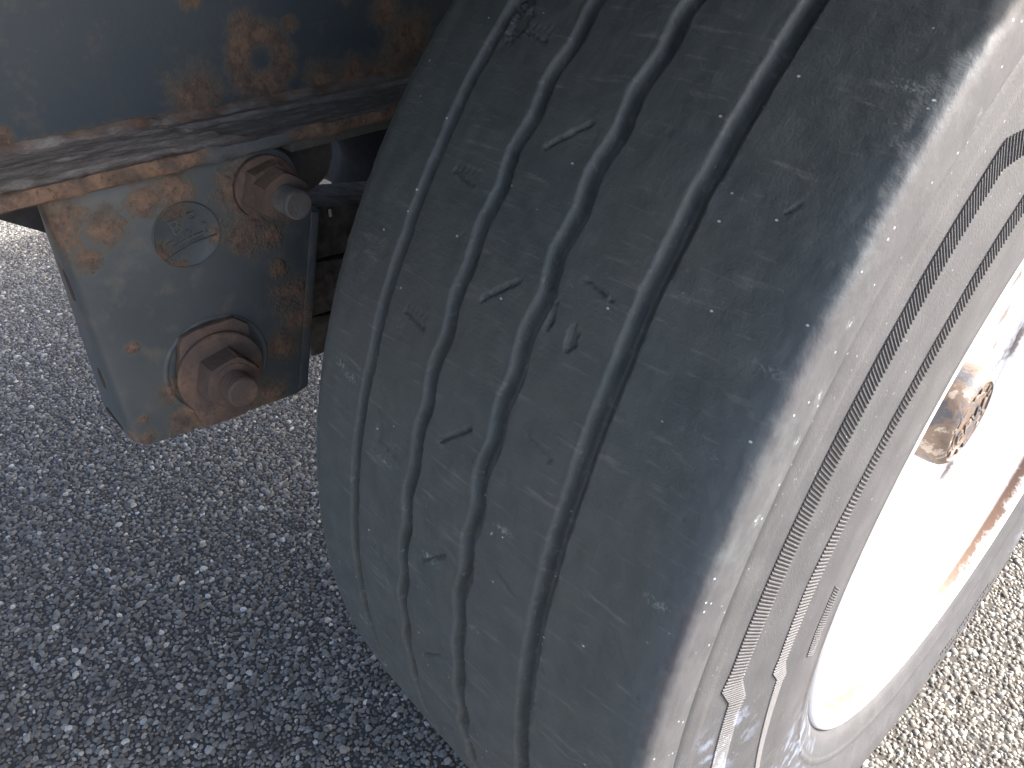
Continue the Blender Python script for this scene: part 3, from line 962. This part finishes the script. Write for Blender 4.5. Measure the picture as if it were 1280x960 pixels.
# upper: boss, washer, nut, threaded end
UY, UZ = -.4305, .7325
lathe_obj("pressed_ring", [(-.3201, .0330), (-.3180, .0318), (-.3176, .0300), (-.3180, .0262), (-.3201, .0255)], UY - .002, UZ + .0005, M_br, bracket, 72, 60)
lathe_obj("washer", [(-.3195, .0), (-.3195, .0265), (-.3150, .0268), (-.3135, .0260), (-.3132, .0)], UY, UZ, M_rust2, bracket, 56, 30)
hexnut(-.3131, UY, UZ, .0240, .0130, .20, M_rust, bracket, "nut")
hexnut(-.3000, UY, UZ, .0215, .0175, .45, M_rust, bracket, "nut")
bolt_shaft(-.2825, -.2630, .0120, UY, UZ, simple_mat("dull_bolt_steel", (.115, .105, .095), .7, bumpd=.0015), bracket)

# ---- casting lug beside the upper bolt
lug = [(-.440, .7648), (-.440, .715), (-.415, .700), (-.392, .695), (-.365, .703), (-.350, .712), (-.343, .728), (-.341, .7437), (-.341, .7648)]
bmobj("casting_lug", prism_x(lug, -.400, -.352, .008, 3), painted_steel("lug_paint", paint=(.075, .070, .066), paint2=(.10, .092, .085), base_rust=.36, dust_amt=.5), bracket)

# ---- suspension behind the bracket
M_susp = simple_mat("dusty_suspension_iron", (.105, .095, .083), .95, var=.4, bumpd=.0015)
M_susp.node_tree.nodes["Principled BSDF"].inputs["Specular IOR Level"].default_value = .05
susp = empty("suspension_arm", (-.45, -.2, .49))
tag(susp, "grey brown layered suspension arm seen between bracket and tyre", "suspension")
for i, (z0, z1) in enumerate(((.608, .665), (.541, .604), (.488, .537))):
    xo = -.410 - i * .006
    poly = [(-.372 + i * .004, z0), (-.372 + i * .004, z1 - .010), (-.362, z1), (-.10, z1 - .05), (.12, z1 - .05), (.12, z0 - .05), (-.10, z0 - .05), (-.30, z0 - .006)]
    bmobj("suspension_leaf", prism_x(poly, xo - .08, xo, .003), M_susp, susp)
o = bmobj("glint_strip", box_bm(-.4085, -.4070, -.3260, -.3230, .6480, .6560, .0005), simple_mat("glint_white", (.75, .75, .74), .4, var=.05), susp)  # white strip put in as colour for a small glint
o['label'] = "small white strip painting a bright glint"
# black filler added for the shade in the gap, and axle beam behind
M_filler = simple_mat("black_shade_filler", (.012, .012, .012), .95)
M_filler.node_tree.nodes["Principled BSDF"].inputs["Specular IOR Level"].default_value = .1
filler_ob = []
zz = np.linspace(.695, .30, 30)
V, F = [], []
for z in zz:
    rr = .150 + .012 * math.sin((z - .3) * 45)
    V += [(-.62 + rr * math.cos(a), -.02 + rr * math.sin(a), z + .06) for a in np.linspace(0, 2 * math.pi, 48, endpoint=False)]
for i in range(len(zz) - 1):
    for k in range(48): F.append((i * 48 + k, i * 48 + (k + 1) % 48, (i + 1) * 48 + (k + 1) % 48, (i + 1) * 48 + k))
F.append(tuple(range(48))); F.append(tuple((len(zz) - 1) * 48 + k for k in range(48)))
filler_ob = mobj("shade_filler", V, F, M_filler, None); auto_smooth(filler_ob, 40)
tag(filler_ob, "black filler added to darken the gap behind the suspension arm", "gap filler")
lathe_ax = lathe_obj("axle_beam", [(-.336, 0), (-.336, .0635), (-1.90, .0635), (-1.90, 0)], 0, RAD, M_dark, wheel, 40, 30)
